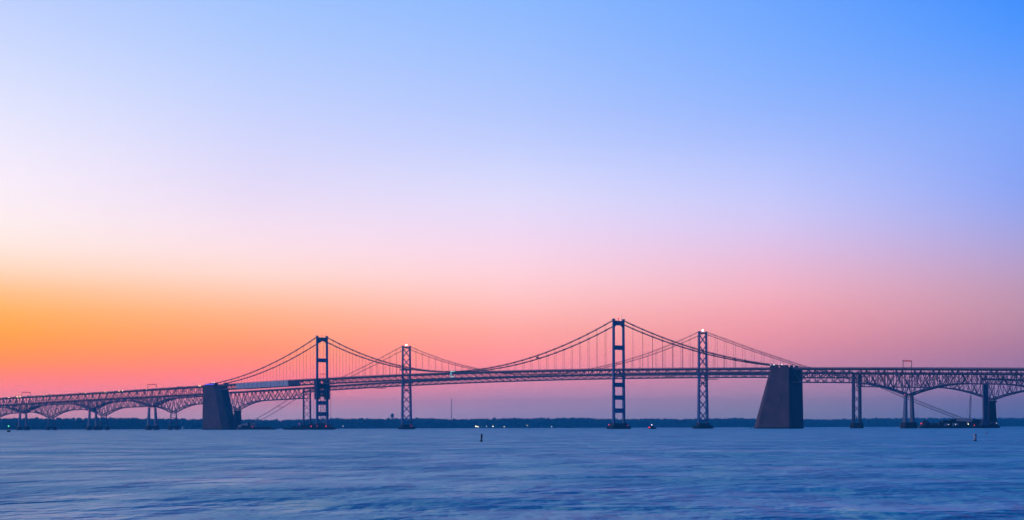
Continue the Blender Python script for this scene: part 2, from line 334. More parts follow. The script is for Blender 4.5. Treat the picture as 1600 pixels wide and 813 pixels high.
def truss(L, xs, yy, ztop, zbot, root, cw, ww, m='steel', close_lat=False, warren=True):
    """deck truss: chords, then the near face member by member and the rest joined"""
    for s in (-1, 1):
        chord(L, xs, s * yy, ztop, cw * 0.8, cw, 'top_chord', m, root); chord(L, xs, s * yy, zbot, cw * 0.9, cw * 1.1, 'bottom_chord', m, root)
    web = MB(); lat = MB(); fb = MB()
    for i, x in enumerate(xs):
        for s in (-1, 1):
            a = L.p(x, s * yy, zbot(x)); b = L.p(x, s * yy, ztop(x))
            if s < 0: member('vertical', a, b, ww * 0.8, ww * 0.8, m, root)
            else: web.bar(a, b, ww * 0.8)
            if i + 1 < len(xs):
                x2 = xs[i + 1]
                lo, hi = (x, x2) if (i % 2 == 0) else (x2, x)
                a = L.p(lo, s * yy, zbot(lo)); b = L.p(hi, s * yy, ztop(hi))
                if s < 0: member('diagonal', a, b, ww, ww, m, root)
                else: web.bar(a, b, ww)
        fb.bar(L.p(x, -yy - 0.8, ztop(x) + 0.1), L.p(x, yy + 0.8, ztop(x) + 0.1), 0.4, 1.6)
        lat.bar(L.p(x, -yy, zbot(x)), L.p(x, yy, zbot(x)), 0.5, 0.6)
        if ztop(x) - zbot(x) > 9:                                # sway frame
            lat.bar(L.p(x, -yy, zbot(x)), L.p(x, yy, ztop(x) - 1), 0.35); lat.bar(L.p(x, yy, zbot(x)), L.p(x, -yy, ztop(x) - 1), 0.35)
        if i + 1 < len(xs):
            x2 = xs[i + 1]; w = close_lat if close_lat else 0.5
            lat.bar(L.p(x, -yy, zbot(x) + .05), L.p(x2, yy, zbot(x2) + .05), w, 0.4); lat.bar(L.p(x, yy, zbot(x) + .1), L.p(x2, -yy, zbot(x2) + .1), w, 0.4)
    web.build('rear_web', m, root, kind='stuff'); lat.build('lateral_bracing', m, root, kind='stuff'); fb.build('floor_beams', m, root, kind='stuff')

# ------------------------------------------------------------------ the two suspension bridges
def catenary(L, x, top, mid):                                 # parabola of the main span
    return mid + (top - mid) * (x / TX) ** 2
def suspension(L, root, top, mid, side_fn, side_end, cable_r, truss_depth, hang_side, main_panels, side_panels, hr):
    xs = frange(-side_end, -TX, side_panels)[:-1] + frange(-TX, TX, main_panels) + frange(TX, side_end, side_panels)[1:]
    deck_parts(L, xs, L.ty + 0.3, root)
    xs2 = [v for a, b in zip(xs[:-1], xs[1:]) for v in (a, (a + b) / 2)] + [xs[-1]]
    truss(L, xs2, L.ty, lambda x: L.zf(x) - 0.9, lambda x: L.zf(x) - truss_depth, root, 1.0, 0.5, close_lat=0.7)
    def zc(x):
        return catenary(L, x, top, mid) if abs(x) <= TX else side_fn(abs(x))
    cx = frange(-hang_side[1], -TX, 30)[:-1] + frange(-TX, TX, 60) + frange(TX, hang_side[1], 30)[1:]
    for s in (-1, 1):
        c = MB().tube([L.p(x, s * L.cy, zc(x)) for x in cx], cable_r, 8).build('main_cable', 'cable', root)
        hr_m = MB()
        hr_m.tube([L.p(x, s * L.cy + 0.6, zc(x) + 1.15) for x in cx], 0.05, 4); hr_m.tube([L.p(x, s * L.cy - 0.6, zc(x) + 1.15) for x in cx], 0.05, 4)
        hr_m.build('hand_rope', 'cable', c)
        band = MB()
        for x in xs:
            if abs(abs(x) - TX) < 1 or abs(x) > hang_side[0]: continue
            zt = zc(x); zb = L.zf(x) - 0.9
            t = (Vector(L.p(x + .7, s * L.cy, zc(x + .7))) - Vector(L.p(x - .7, s * L.cy, zc(x - .7)))).normalized() * 0.7; c0 = Vector(L.p(x, s * L.cy, zt))
            band.tube([c0 - t, c0 + t], cable_r * 1.45, 8)
            if zt - zb > 1.2: member('hanger', L.p(x, s * L.cy, zt - cable_r), L.p(x, s * L.cy, zb), hr, hr, 'cable', root)
            ob = MB().box(L.p(x, s * (L.ty + L.cy) / 2, zb), (0.3, abs(L.cy - L.ty) + 0.6, 0.5)) if False else None
        band.build('cable_band', 'cable', c, kind='stuff')
    return zc

# --- nearer bridge: portal towers with horizontal struts
nb = thing('suspension_bridge', (0, 0, 0), 'nearer suspension bridge with portal towers, flat cross struts and thick dark cables', 'bridge')
def side_near(x): 
    t = (x - TX) / (447 - TX); return 115.0 + (62.0 - 115.0) * t - 4 * 7.5 * t * (1 - t)
suspension(NEAR, nb, 115.0, 66.3, side_near, 458, 0.58, 6.1, (435, 447), 40, 16, 0.17)
def portal_tower(X, root):
    t = subgroup('tower', root)
    for s in (-1, 1):
        rings = []
        for z, wx, wy, y in ((5.8, 2.0, 3.0, 8.2), (60, 1.7, 2.8, 8.0), (115.4, 1.5, 2.5, 7.8)):
            rings.append([(X + a * wx / 2, s * y + b * wy / 2, z) for a, b in ((-1, -1), (1, -1), (1, 1), (-1, 1))])
        MB().loft(rings).build('leg', 'tower', t)
        MB().box((X, s * 7.8, 116.0), (2.6, 2.2, 1.2)).build('cable_saddle', 'tower', t)
    for za, zb in ((109.7, 114.5), (83.7, 88.5), (44.4, 49.1), (30.8, 35.6), (16.9, 21.8)):
        MB().box((X, 0, (za + zb) / 2), (1.3, 13.4, zb - za)).build('cross_strut', 'tower', t)
    arch = MB()
    for s in (-1, 1):
        n0 = len(arch.v); prof = [(6.8, 109.6), (6.8, 106.4), (6.0, 108.0), (5.0, 109.0), (3.4, 109.6)]
        arch.v += [(X + e * 0.6, s * a, b) for e in (-1, 1) for a, b in prof]
        arch.f += [(n0, n0 + 1, n0 + 2, n0 + 3, n0 + 4), (n0 + 9, n0 + 8, n0 + 7, n0 + 6, n0 + 5)] + [(n0 + i, n0 + (i + 1) % 5, n0 + 5 + (i + 1) % 5, n0 + 5 + i) for i in range(5)]
    arch.build('arch_haunch', 'tower', t)
    zt = zN(X) - 0.5; zb = zN(X) - 7.5
    for a, b in (((-6.6, zb), (0, zt)), ((6.6, zb), (0, zt)), ((-6.6, zt - .2), (6.6, zt - .2)), ((-6.6, zb), (6.6, zb))):
        member('deck_brace', (X - 0.9, a[0], a[1]), (X - 0.9, b[0], b[1]), 0.7, 0.9, 'tower', t)
    ln = MB().tube([(X, 0, 114.6), (X, 0, 116.2)], 0.25).build('beacon_post', 'steel', t); MB().ball((X, 0, 116.9), 0.85).build('red_beacon', 'L_red', t)
    MB().tube([(X, 5.2, 114.6), (X, 5.2, 121.5)], [0.14, 0.05]).build('antenna', 'steel', t)
    zs = zN(X) + 6.0
    MB().bar((X + 2, -6.8, zs), (X + 2, 6.8, zs), 0.35, 0.4).build('signal_beam', 'steel', t)
    for y in (-4, -1.3, 1.3, 4):
        h = MB().box((X + 2.3, y, zs), (0.35, 1.3, 1.0)).build('lane_signal', 'black', t); MB().box((X + 2.5, y, zs), (0.1, 0.9, 0.5)).build('signal_lens', 'L_tail', h)
for X in (-TX, TX): portal_tower(X, nb)

# --- farther bridge: X braced towers, straight backstays running down through the deck
fb_ = thing('suspension_bridge', (DX_FAR, S_FAR, 0), 'farther suspension bridge with slim X-braced towers topped by white lights', 'bridge')
def side_far(x):
    return float(np.interp(x, [244, 310, 377, 446, 475, 520, 572], [107.4, 85.8, 65.8, 49.8, 43.0, 25.6, 7.4]))
suspension(FAR, fb_, 107.4, 65.5, side_far, 446, 0.30, 5.3, (392, 572), 40, 16, 0.15)
for s in (-1, 1):
    xx = s * 505; member('cable_spreader', FAR.p(xx, -6.2, side_far(505)), FAR.p(xx, 6.2, side_far(505)), 0.5, 0.5, 'cable', fb_)
def x_tower(X, root):
    L = FAR; t = subgroup('tower', root); yat = lambda z: 7.5 + (6.2 - 7.5) * (z - 6) / 100.0
    for s in (-1, 1):
        rings = [[L.p(X + a * wx / 2, s * yat(z) + b * wy / 2, z) for a, b in ((-1, -1), (1, -1), (1, 1), (-1, 1))] for z, wx, wy in ((6, 2.8, 2.3), (57, 2.2, 2.0), (106.6, 1.8, 1.7))]
        MB().loft(rings).build('leg', 'tower', t)
        MB().box(L.p(X, s * 6.2, 107.3), (2.6, 1.8, 1.4)).build('cable_saddle', 'tower', t)
    zz = frange(8.5, 105.2, 8)
    for za, zb in zip(zz[:-1], zz[1:]):
        for s in (-1, 1): member('cross_brace', L.p(X + s * .25, -s * yat(za), za), L.p(X + s * .25, s * yat(zb), zb), 0.8, 0.95, 'tower', t)
    for z, h in ((106.0, 1.6), (56.2, 1.5), (50.5, 1.2), (8.6, 1.4)): member('cross_strut', L.p(X, -yat(z), z), L.p(X, yat(z), z), 1.2, h, 'tower', t)
    p = MB().tube([L.p(X, 0, 106.7), L.p(X, 0, 108.6)], 0.25).build('lamp_post', 'steel', t); MB().ball(L.p(X, 0, 109.3), 1.0).build('white_beacon', 'L_beacon', t)
for X in (-TX, TX): x_tower(X, fb_)

# ------------------------------------------------------------------ approach spans: haunched deck trusses
def approach(L, sgn, piers, end0, root, crown, haunch, panel, m='steel', close_lat=3.4):
    """piers: distances of the supports from mid channel, end0 first"""
    sup = [end0] + piers; xs = []
    for a, b in zip(sup[:-1], sup[1:]):
        n = 2 * round((b - a) / panel / 2); xs += frange(a, b, n)[(1 if xs else 0):]
    hp = piers
    def depth(x):
        ds = min(abs(abs(x) - p) for p in hp); t = max(0.0, 1 - ds / 58.0); return crown + (haunch - crown) * t ** 1.75
    X = [sgn * x for x in xs]
    if sgn < 0: X = X[::-1]
    deck_parts(L, X, L.ay + 1.5, root)
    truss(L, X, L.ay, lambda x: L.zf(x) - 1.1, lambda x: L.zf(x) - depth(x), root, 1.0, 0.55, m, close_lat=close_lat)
    return depth
nl = thing('approach_truss', (-600, 0, 0), 'near haunched deck truss climbing from the left edge to the left anchorage', 'bridge span')
dNL = approach(NEAR, -1, [608.3, 755.7, 944.4, 1095], 462, nl, 13.4, 24.6, 9.4)
nr = thing('approach_truss', (600, 0, 0), 'near haunched deck truss running right from the right anchorage under a red sign', 'bridge span')
dNR = approach(NEAR, 1, [598.6, 755, 944], 462, nr, 13.4, 24.8, 9.4)
fl = thing('approach_truss', (-600, S_FAR, 0), 'far truss on steel bents seen below the near deck at the left', 'bridge span')
dFL = approach(FAR, -1, [602, 757.5, 943, 1094, 1280], 449, fl, 14.2, 25.6, 9.4, close_lat=False)
fr = thing('approach_truss', (600, S_FAR, 0), 'far truss right of the twin-legged steel bent, seen below the near deck', 'bridge span')
dFR = approach(FAR, 1, [602, 757.5, 943], 449, fr, 14.2, 25.6, 9.4, close_lat=False)

# ------------------------------------------------------------------ supports
def lamp_ball(p, r, m, parent, name='red_lamp'): return MB().ball(p, r * .75).build(name, m, parent)
def column_pier(L, X, ztop, label, red=True):
    r = thing('bridge_pier', L.p(X, 0, 0), label, 'pier', 'twin-column concrete piers of the near bridge')
    for s in (-1, 1):
        MB().loft([[L.p(X + a * wx / 2, s * y + b * wy / 2, z) for a, b in ((-1, -.7), (-.7, -1), (.7, -1), (1, -.7), (1, .7), (.7, 1), (-.7, 1), (-1, .7))] for z, wx, wy, y in ((5.4, 3.9, 3.9, 6.3), (ztop - 2.0, 2.7, 2.7, 5.2), (ztop - 1.9, 3.3, 3.3, 5.2), (ztop - 0.6, 3.3, 3.3, 5.2))]).build('column', 'pier', r)
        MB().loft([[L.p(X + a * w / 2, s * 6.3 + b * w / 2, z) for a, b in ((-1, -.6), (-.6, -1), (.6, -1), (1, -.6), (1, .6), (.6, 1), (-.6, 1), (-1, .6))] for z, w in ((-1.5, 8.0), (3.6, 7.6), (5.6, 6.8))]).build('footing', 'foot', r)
    MB().box(L.p(X, 0, 4.0), (3.6, 6.4, 2.0)).build('tie_beam', 'foot', r)
    if red: lamp_ball(L.p(X, -L.ay - 2.0, ztop + 0.6), 0.55, 'L_red', r)
    return r
for X, lb in ((-944.4, 'concrete twin-column pier nearest the left edge, beneath a red sign gantry'), (-755.7, 'concrete twin-column pier beside a low far bent, midway along the left approach'), (-608.3, 'concrete twin-column pier just left of the left anchorage block'), (598.6, 'concrete twin-column pier right of the right anchorage, crossed by the backstay cables')):
    column_pier(NEAR, X, zN(X) - 24.7, lb)
column_pier(NEAR, -1095, zN(-1095) - 24.7, 'concrete twin-column pier beyond the left edge', False); column_pier(NEAR, 755, zN(755) - 24.7, 'concrete twin-column pier beyond the right edge', False)
column_pier(NEAR, 944, zN(944) - 24.7, 'concrete twin-column pier far beyond the right edge', False)
def steel_bent(X, ztop, label, yt, yb, w, nx, chev, red=None):
    L = FAR; r = thing('steel_bent', L.p(X, 0, 0), label, 'steel bent', 'steel bents of the far bridge'); zb = 5.6
    yat = lambda z: yb + (yt - yb) * (z - zb) / (ztop - zb)
    for s in (-1, 1):
        MB().loft([[L.p(X + a * w / 2, s * yat(z) + b * w / 2, z) for a, b in ((-1, -1), (1, -1), (1, 1), (-1, 1))] for z in (zb, ztop)]).build('leg', 'steel', r)
        MB().loft([[L.p(X + a * q / 2, s * yb + b * q / 2, z) for a, b in ((-1, -.6), (-.6, -1), (.6, -1), (1, -.6), (1, .6), (.6, 1), (-.6, 1), (-1, .6))] for z, q in ((-1.5, 6.6), (zb, 5.8))]).build('footing', 'foot', r)
    MB().box(L.p(X, 0, 4.2), (2.6, 2 * yb - 4.4, 1.8)).build('tie_beam', 'foot', r)
    zz = frange(zb + .6, ztop - .6, nx)
    for za, zc in zip(zz[:-1], zz[1:]):
        if chev:
            for s in (-1, 1): member('brace', L.p(X, s * yat(za), za), L.p(X, 0, zc), .4, .45, 'steel', r)
            member('strut', L.p(X, -yat(zc), zc), L.p(X, yat(zc), zc), .4, .5, 'steel', r)
        else:
            for s in (-1, 1): member('brace', L.p(X + s * .2, -s * yat(za), za), L.p(X + s * .2, s * yat(zc), zc), .42, .5, 'steel', r)
    if red: lamp_ball(L.p(X, -yb, zb + 1.2), 0.8, 'L_red', r)
    return r
steel_bent(-446, zF(-446) - 1.6, 'tall X-braced steel bent standing left of the left portal tower', 5.8, 6.0, 1.8, 5, False)
steel_bent(446, zF(446) - 1.6, 'tall X-braced steel bent standing right of the right anchorage', 5.8, 6.0, 2.5, 5, False, True)
for X, lb in ((-757.5, 'tapered steel bent with chevron braces just left of the left anchorage'), (-943, 'tapered steel bent beside the middle concrete pier on the left'), (-1094, 'tapered low steel bent leftmost in view, between two concrete piers'), (-1280, 'tapered low steel bent beyond the left edge'), (757.5, 'tapered steel bent beyond the right edge'), (943, 'tapered steel bent far beyond the right edge')):
    steel_bent(X, zF(X) - 26.0, lb, 4.6, 6.4, 1.3, 3, True)
for X, lb in ((-602, 'dark concrete wall pier showing behind the left anchorage block'), (602, 'dark concrete wall pier rising behind the work barge at the right')):
    L = FAR; r = thing('bridge_pier', L.p(X, 0, 0), lb, 'pier', 'concrete wall piers of the far bridge'); zt = zF(X) - 26.2
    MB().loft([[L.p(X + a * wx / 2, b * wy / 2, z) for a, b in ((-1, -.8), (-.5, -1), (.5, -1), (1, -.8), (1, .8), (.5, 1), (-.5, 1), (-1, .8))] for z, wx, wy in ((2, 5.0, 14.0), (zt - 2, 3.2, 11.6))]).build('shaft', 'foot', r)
    MB().box(L.p(X, 0, zt - 1.0), (3.8, 12.4, 1.98)).build('cap_beam', 'foot', r); MB().box(L.p(X, 0, 0.6), (7.5, 17, 3.4)).build('footing', 'foot', r)
def tower_footing(L, X, w1, l1, w2, l2, z1, z2, label, lamps):
    r = thing('tower_footing', L.p(X, 0, 0), label, 'footing', 'concrete footings of the bridge towers')
    oct_ = lambda w, l, z: [L.p(X + a * l / 2, b * w / 2, z) for a, b in ((-1, -.8), (-.6, -1), (.6, -1), (1, -.8), (1, .8), (.6, 1), (-.6, 1), (-1, .8))]
    MB().loft([oct_(w1, l1, -1.5), oct_(w1, l1, z1)]).build('fender', 'timber', r)
    MB().loft([oct_(w2, l2, z1 + .003), oct_(w2 * .96, l2 * .96, z2)]).build('pedestal', 'foot', r)
    rub = MB()
    for k in range(int(w1 / 1.6)): y = -w1 * .4 + k * w1 * .8 / max(1, int(w1 / 1.6) - 1); rub.box(L.p(X + l1 / 2 + .12, y, z1 * .5), (.22, .35, z1 + .5))
    for k in range(int(l1 / 1.6)): x = -l1 * .28 + k * l1 * .56 / max(1, int(l1 / 1.6) - 1); rub.box(L.p(X + x, -w1 / 2 - .12, z1 * .5), (.35, .22, z1 + .5))
    rub.build('fender_pile', 'timber', r, kind='stuff')
    for (x, y, z, m_, q) in lamps: lamp_ball(L.p(X + x, y, z), q, m_, r)
tower_footing(NEAR, -TX, 30, 12.5, 24, 9.6, 2.9, 6.0, 'dark footing of the left portal tower, half hidden by the work barge', [(4, -11, 4.6, 'L_red', .9), (5, 9, 4.6, 'L_red', .9)])
tower_footing(NEAR, TX, 30, 12.5, 24, 9.6, 2.9, 6.0, 'dark stepped footing under the right portal tower with a red light', [(-5.5, -9, 4.6, 'L_red', .95), (5.4, 8, 3.8, 'L_red', .4)])
tower_footing(FAR, -TX, 24, 11.5, 18, 8, 3.0, 6.2, 'dark footing under the left X-braced tower', [(4.5, 4, 4.5, 'L_red', .7)])
tower_footing(FAR, TX, 26, 12.5, 18, 8.5, 3.0, 6.2, 'dark footing under the right X-braced tower', [(-4.5, -5, 4.5, 'L_red', .8)])

# --- big concrete anchorages of the near bridge (mirrored: sloped, chamfered nose towards the channel)
def anchorage(sgn, label):
    r = thing('anchorage_block', (sgn * 466, 0, 0), label, 'anchorage', 'tall concrete anchorages of the near bridge')
    back = 471.5 if sgn > 0 else 476.0; nose_b = 425.0; nose_t = 446.0; W = 11.2; zt = zN(456) + 0.4
    def ring(z):
        t = z / zt; xb = back + 0.8 * (1 - t); xn = nose_b + (nose_t - nose_b) * t; w = W + 0.7 * (1 - t); c = 6.5 - 1.5 * t
        pts_ = [(xb, -w), (xb, w), (xn + c * 1.3, w), (xn, w - c), (xn, -w + c), (xn + c * 1.3, -w)]
        pts_ = [(sgn * x, y, z) for x, y in pts_]; return pts_ if sgn > 0 else pts_[::-1]
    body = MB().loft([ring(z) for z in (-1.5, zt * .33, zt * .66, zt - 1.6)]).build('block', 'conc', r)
    MB().loft([[(sgn * (458 + (p[0] * sgn - 458) * 1.02), p[1] * 1.02, z) for p in ring(zt)] for z in (zt - 1.595, zt + 0.1)]).build('cap_slab', 'conc', r)
    for k in range(1, 9):
        z = zt * k / 9.0; a = ring(z)
        g = MB(); n = len(a)
        for i in range(n):
            p, q = Vector(a[i]), Vector(a[(i + 1) % n]); g.bar(p, q, .16, .35)
        g.build('pour_joint', 'conc', body)
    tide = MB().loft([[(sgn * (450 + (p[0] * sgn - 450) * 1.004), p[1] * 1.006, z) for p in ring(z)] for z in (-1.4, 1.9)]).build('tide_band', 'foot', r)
    for s in (-1, 1): MB().box((sgn * 452, s * 8.6, zt + 1.6), (8, 2.6, 3.2)).build('cable_housing', 'conc', r)
    fence = MB()
    for s in (-1, 1):
        for k in range(14): fence.box((sgn * (449 + k * 1.7), s * (W - .3), zt + .75), (.12, .12, 1.5))
        fence.bar((sgn * 449, s * (W - .3), zt + 1.5), (sgn * 471, s * (W - .3), zt + 1.5), .12)
    fence.build('railing', 'steel', r)
    return r, zt
ar, zt = anchorage(1, 'massive sloped concrete anchorage block with white lights on top, at the right')
al, zt2 = anchorage(-1, 'massive sloped concrete anchorage block with blue lights on top, at the left')
def crew_gear(root, sgn, zt):
    for i, (x, y, dx, dy, dz) in enumerate(((450, -9.6, 2.2, 1.2, 1.6), (456, -9.4, 3.4, 1.4, 2.2), (461, -9.2, 1.6, 1.6, 2.6), (465.5, -9.4, 2.8, 1.2, 1.8), (469.5, -4, 1.6, 3, 2.2), (469.5, 4.5, 1.4, 4, 1.7))):
        b = thing('equipment_case', (sgn * x, y, zt + .1), 'dark equipment box %s on top of the %s anchorage' % (('at the nose end', 'with a wide lid', 'tallest in the front row', 'second from the outer corner', 'at the outer edge', 'low and long at the rear edge')[i], 'right' if sgn > 0 else 'left'), 'equipment box', 'equipment boxes on the anchorages')
        MB().box((sgn * x, y, zt + .1 + dz / 2), (dx, dy, dz)).build('case_body', 'rust' if i % 2 else 'hull', b)
        MB().box((sgn * x, y, zt + .16 + dz), (dx * 1.08, dy * 1.08, .12)).build('lid', 'grey', b)
crew_gear(ar, 1, zt); crew_gear(al, -1, zt2)
def flood(p, m, label, r=.55, h=2.6, grp='work floodlights on the anchorages'):
    t = thing('floodlight', p, label, 'floodlight', grp); p = Vector(p)
    MB().tube([p, p + Vector((0, 0, h))], .09).build('pole', 'steel', t); MB().ball(p + Vector((0, 0, h + r * .8)), r).build('lamp', m, t)
for i, (x, y) in enumerate(((449.5, -10.6), (453.5, -10.6), (459.5, -10.7), (463, -10.7))):
    flood((x, y, zt + .1), 'L_white', '%s white floodlight from the nose of the right anchorage top' % ('first', 'second', 'third', 'fourth')[i], (.35, .5, .3, .42)[i])
for i, (x, y) in enumerate(((-457, -10.6), (-453.5, -10.6), (-451, -10.6))):
    flood((x, y, zt2 + .1), 'L_white', '%s white floodlight from the left on top of the left anchorage' % ('first', 'second', 'third')[i], (.35, .42, .42)[i], 2.6)
bl = thing('light_strip', (-461, -11.5, zt2), 'glowing blue light strip along the top of the left anchorage', 'light strip')
MB().box((-461, -11.72, zt2 + .9), (19, .3, 1.0)).build('tube', 'L_blue', bl); MB().box((-461, -11.5, zt2 + .25), (19.4, .25, .3)).build('bracket', 'steel', bl)
# --- low anchorages of the far bridge
def low_anchorage(sgn, label):
    L = FAR; r = thing('anchorage_block', L.p(sgn * 582, 0, 0), label, 'anchorage', 'low concrete anchorages of the far bridge')
    MB().loft([[L.p(sgn * 582 + a * l / 2, b * w / 2, z) for a, b in ((-1, -.8), (-.8, -1), (.8, -1), (1, -.8), (1, .8), (.8, 1), (-.8, 1), (-1, .8))] for z, l, w in ((-1.5, 38, 26), (3.4, 36, 24))]).build('base', 'foot', r)
    for s in (-1, 1):
        m = MB(); a = L.p(sgn * 566, s * 6.2, 0); 
        prof = [(564, 3.4), (590, 3.4), (590, 6.0), (571, 9.6), (566, 8.6)]
        if sgn > 0: prof = prof[::-1]
        rings = [[L.p(sgn * x, s * 6.2 + e * 2.4, z) for x, z in prof] for e in (-1, 1)]
        m.loft(rings if sgn > 0 else rings); m.build('cable_housing', 'pier', r)
low_anchorage(-1, 'low concrete anchorage where the backstay cables meet the water at the left'); low_anchorage(1, 'low concrete anchorage with pale sloped cable housings at the right')

# ------------------------------------------------------------------ painting and repair works
enc = thing('truss_enclosure', (-350, 0, zN(-350) - 6), 'long pale fabric enclosure wrapped round the deck truss left of the left portal tower', 'enclosure')
ex = frange(-408, -300, 12)
for i, (a, b) in enumerate(zip(ex[:-1], ex[1:])):
    g = .10; bow = .25 + .2 * random.random()
    rows = []
    for x, k in ((a + g, 0), ((a + b) / 2, 1), (b - g, 0)):
        rows.append([(x, -8.35 - bow * k * t2, zN(x) + z) for z, t2 in ((-6.6, .2), (-4.4, 1), (-2, 1), (.55, .1))] + [(x, -8.25, zN(x) + .55), (x, -8.25, zN(x) - 6.6)])
    MB().loft(rows).build('tarp_panel', 'tarp', enc)
MB().loft([[(x, y, zN(x) + z) for y, z in ((-8.2, -6.95), (8.2, -6.95), (8.2, -6.7), (-8.2, -6.7))] for x in ex]).build('platform', 'hull', enc)
MB().loft([[(x, y, zN(x) + z) for y, z in ((8.25, -6.6), (8.4, -6.6), (8.4, .5), (8.25, .5))] for x in ex]).build('rear_tarp', 'tarp', enc)
for x in ex: member('tarp_pole', (x, -8.5, zN(x) - 6.8), (x, -8.5, zN(x) + .9), .16, .16, 'scaf', enc)
den = thing('truss_enclosure', (-287, 0, zN(-287) - 6), 'short dark netting wrapped round the deck truss at the end of the pale tarps', 'enclosure')
for a, b in ((-299, -288), (-287.7, -277)):
    MB().loft([[(x, y, zN(x) + z) for y, z in ((-8.3, -6.4), (-8.2, -6.4), (-8.2, -.2), (-8.3, -.2))] for x in (a, b)]).build('netting', 'darktarp', den)
for x in (-299, -293, -288, -282, -277): member('tarp_pole', (x, -8.45, zN(x) - 6.4), (x + 4, -8.45, zN(x) + .4), .35, .35, 'steel', den)
# scaffold round the left portal tower
sc_ = thing('scaffold', (-TX, 0, 6), 'dark sheeted scaffold wrapped round the lower left portal tower', 'scaffold')
for s in (-1, 1):
    for za, zb in ((37.5, 46.5), (46.6, 55.4), (55.5, 63.0)):
        MB().box((-TX, s * 8.0, (za + zb) / 2), (4.6, 5.4, zb - za)).build('sheeting', 'darktarp', sc_)
    for yo in (-3.3, 3.3):
        for xo in (-2.5, 2.5): member('standard', (-TX + xo, s * 8.1 + yo, 6.2), (-TX + xo, s * 8.1 + yo, 60), .28, .28, 'scaf', sc_)
for xo in (2.1,):
    for y in (-3.8, -1.3, 1.3, 3.8): member('standard', (-TX + xo, y, 6.2), (-TX + xo, y, 58), .26, .26, 'scaf', sc_)
    for z in frange(9, 57, 16): member('ledger', (-TX + xo, -5, z), (-TX + xo, 5, z), .22, .22, 'scaf', sc_)
MB().box((-TX + 1.4, 0, 53.5), (.15, 10.2, 6)).build('netting', 'rust', sc_); MB().box((-TX + 1.4, 0, 42.4), (.15, 10.2, 3.6)).build('netting', 'rust', sc_)
# lit work platform on the near truss, hanging platforms and others
def px_near(px, L=NEAR):
    """distance along a crossing where photo column px meets it"""
    u = (px - 800) / FPX; d = FWD + RGT * u; t = (L.y0 - CAM.y) / d.y; return CAM.x + d.x * t - L.dx
x = px_near(716); wp = thing('work_platform', (x, -8.6, zN(x) - 5), 'small work platform with cyan lights on the near truss at mid span', 'work platform')
MB().box((x, -8.3, zN(x) - 5.2), (6, 1.6, .25)).build('floor', 'scaf', wp)
for s in (-1, 1): member('post', (x + s * 2.9, -9, zN(x) - 5.2), (x + s * 2.9, -9, zN(x) + 1.3), .15, .15, 'scaf', wp)
for a, b in (((-2.9, 1.6), (4.5, 1.6)), ((-2.9, -4.6), (3.2, -4.6)), ((-2.2, -3.5), (-2.2, 1.0))): MB().bar((x + a[0], -9.2, zN(x) + a[1]), (x + b[0], -9.2, zN(x) + b[1]), .35, .45).build('light_tube', 'L_cyan', wp)
def hang_platform(L, px, length, label, drop):
    x = px_near(px, L); p = thing('hanging_platform', L.p(x, 0, L.zf(x) - drop), label, 'work platform', 'platforms hung under the decks')
    MB().box(L.p(x, -2, L.zf(x) - drop), (length, 6, .5)).build('floor', 'hull', p)
    for e in (-1, 1):
        for y in (-4.5, .5): member('hanger_rod', L.p(x + e * length * .45, y, L.zf(x) - drop), L.p(x + e * length * .45, y, L.zf(x) - 5), .12, .12, 'scaf', p)
        member('guard_rail', L.p(x - length / 2, -2 + e * 2.9, L.zf(x) - drop + 1), L.p(x + length / 2, -2 + e * 2.9, L.zf(x) - drop + 1), .12, .12, 'scaf', p)
hang_platform(FAR, 597, 14, 'small dark platform hung under the deck left of the left X-braced tower', 7.3)
hang_platform(NEAR, 1049, 6, 'small dark platform hung under the deck midway between the right towers', 8.0)
hang_platform(FAR, 1112, 18, 'thin dark platform hung under the deck right of the right X-braced tower', 7.4)
# platform on the left X tower
xt = thing('tower_platform', FAR.p(-TX, -8, 76), 'pale work platform clamped across the left X-braced tower above the deck', 'work platform')
MB().box(FAR.p(-TX, -1.0, 76.5), (4.5, 17, .5)).build('floor', 'grey', xt); MB().box(FAR.p(-TX + 2.3, -1.0, 77.4), (.1, 17, 1.3)).build('guard_panel', 'grey', xt); MB().box(FAR.p(-TX, -9.55, 77.4), (4.5, .1, 1.3)).build('guard_panel', 'grey', xt)
# cable carriage
x = px_near(833); zc_ = catenary(NEAR, x, 115.0, 66.3); cc = thing('cable_carriage', (x, 7.8, zc_), 'small dark inspection carriage riding the rear main cable', 'carriage')
MB().box((x, 7.8, zc_ + 1.1), (4.2, 1.8, .3)).build('floor', 'hull', cc); MB().box((x - .6, 7.8, zc_ + 2.0), (1.8, 1.4, 1.5)).build('cage', 'hull', cc)
for e in (-1.6, 1.6): MB().tube([(x + e, 7.4, zc_ + .7), (x + e, 8.2, zc_ + .7)], .35).build('roller', 'black', cc)

# ------------------------------------------------------------------ sign gantries over the near deck
def gantry(px, label):
    x = px_near(px); z = zN(x); r = thing('sign_gantry', (x, 0, z), label, 'sign gantry', 'red lane signal gantries over the near deck')
    for s in (-1, 1):
        MB().box((x, s * 7.2, z + 3.6), (.4, .4, 8.2)).build('post', 'rust', r); MB().box((x, s * 7.2, z - .3), (1, 1, .8)).build('base_plate', 'steel', r)
    for zz in (6.6, 7.6): MB().bar((x, -7.2, z + zz), (x, 7.2, z + zz), .3, .3).build('beam', 'rust', r)
    for k in range(6): member('lattice', (x, -7 + k * 2.33, z + (6.6 if k % 2 else 7.6)), (x, -4.67 + k * 2.33, z + (7.6 if k % 2 else 6.6)), .16, .16, 'rust', r)
    for y in (-3.7, 0, 3.7):
        for sx in (1,):
            h = MB().box((x + .45 * sx, y, z + 7.1), (.35, 1.5, 1.4)).build('signal_head', 'black', r); MB().box((x + .66 * sx, y, z + 7.1), (.08, 1.0, .8)).build('red_lens', 'L_tail', h)
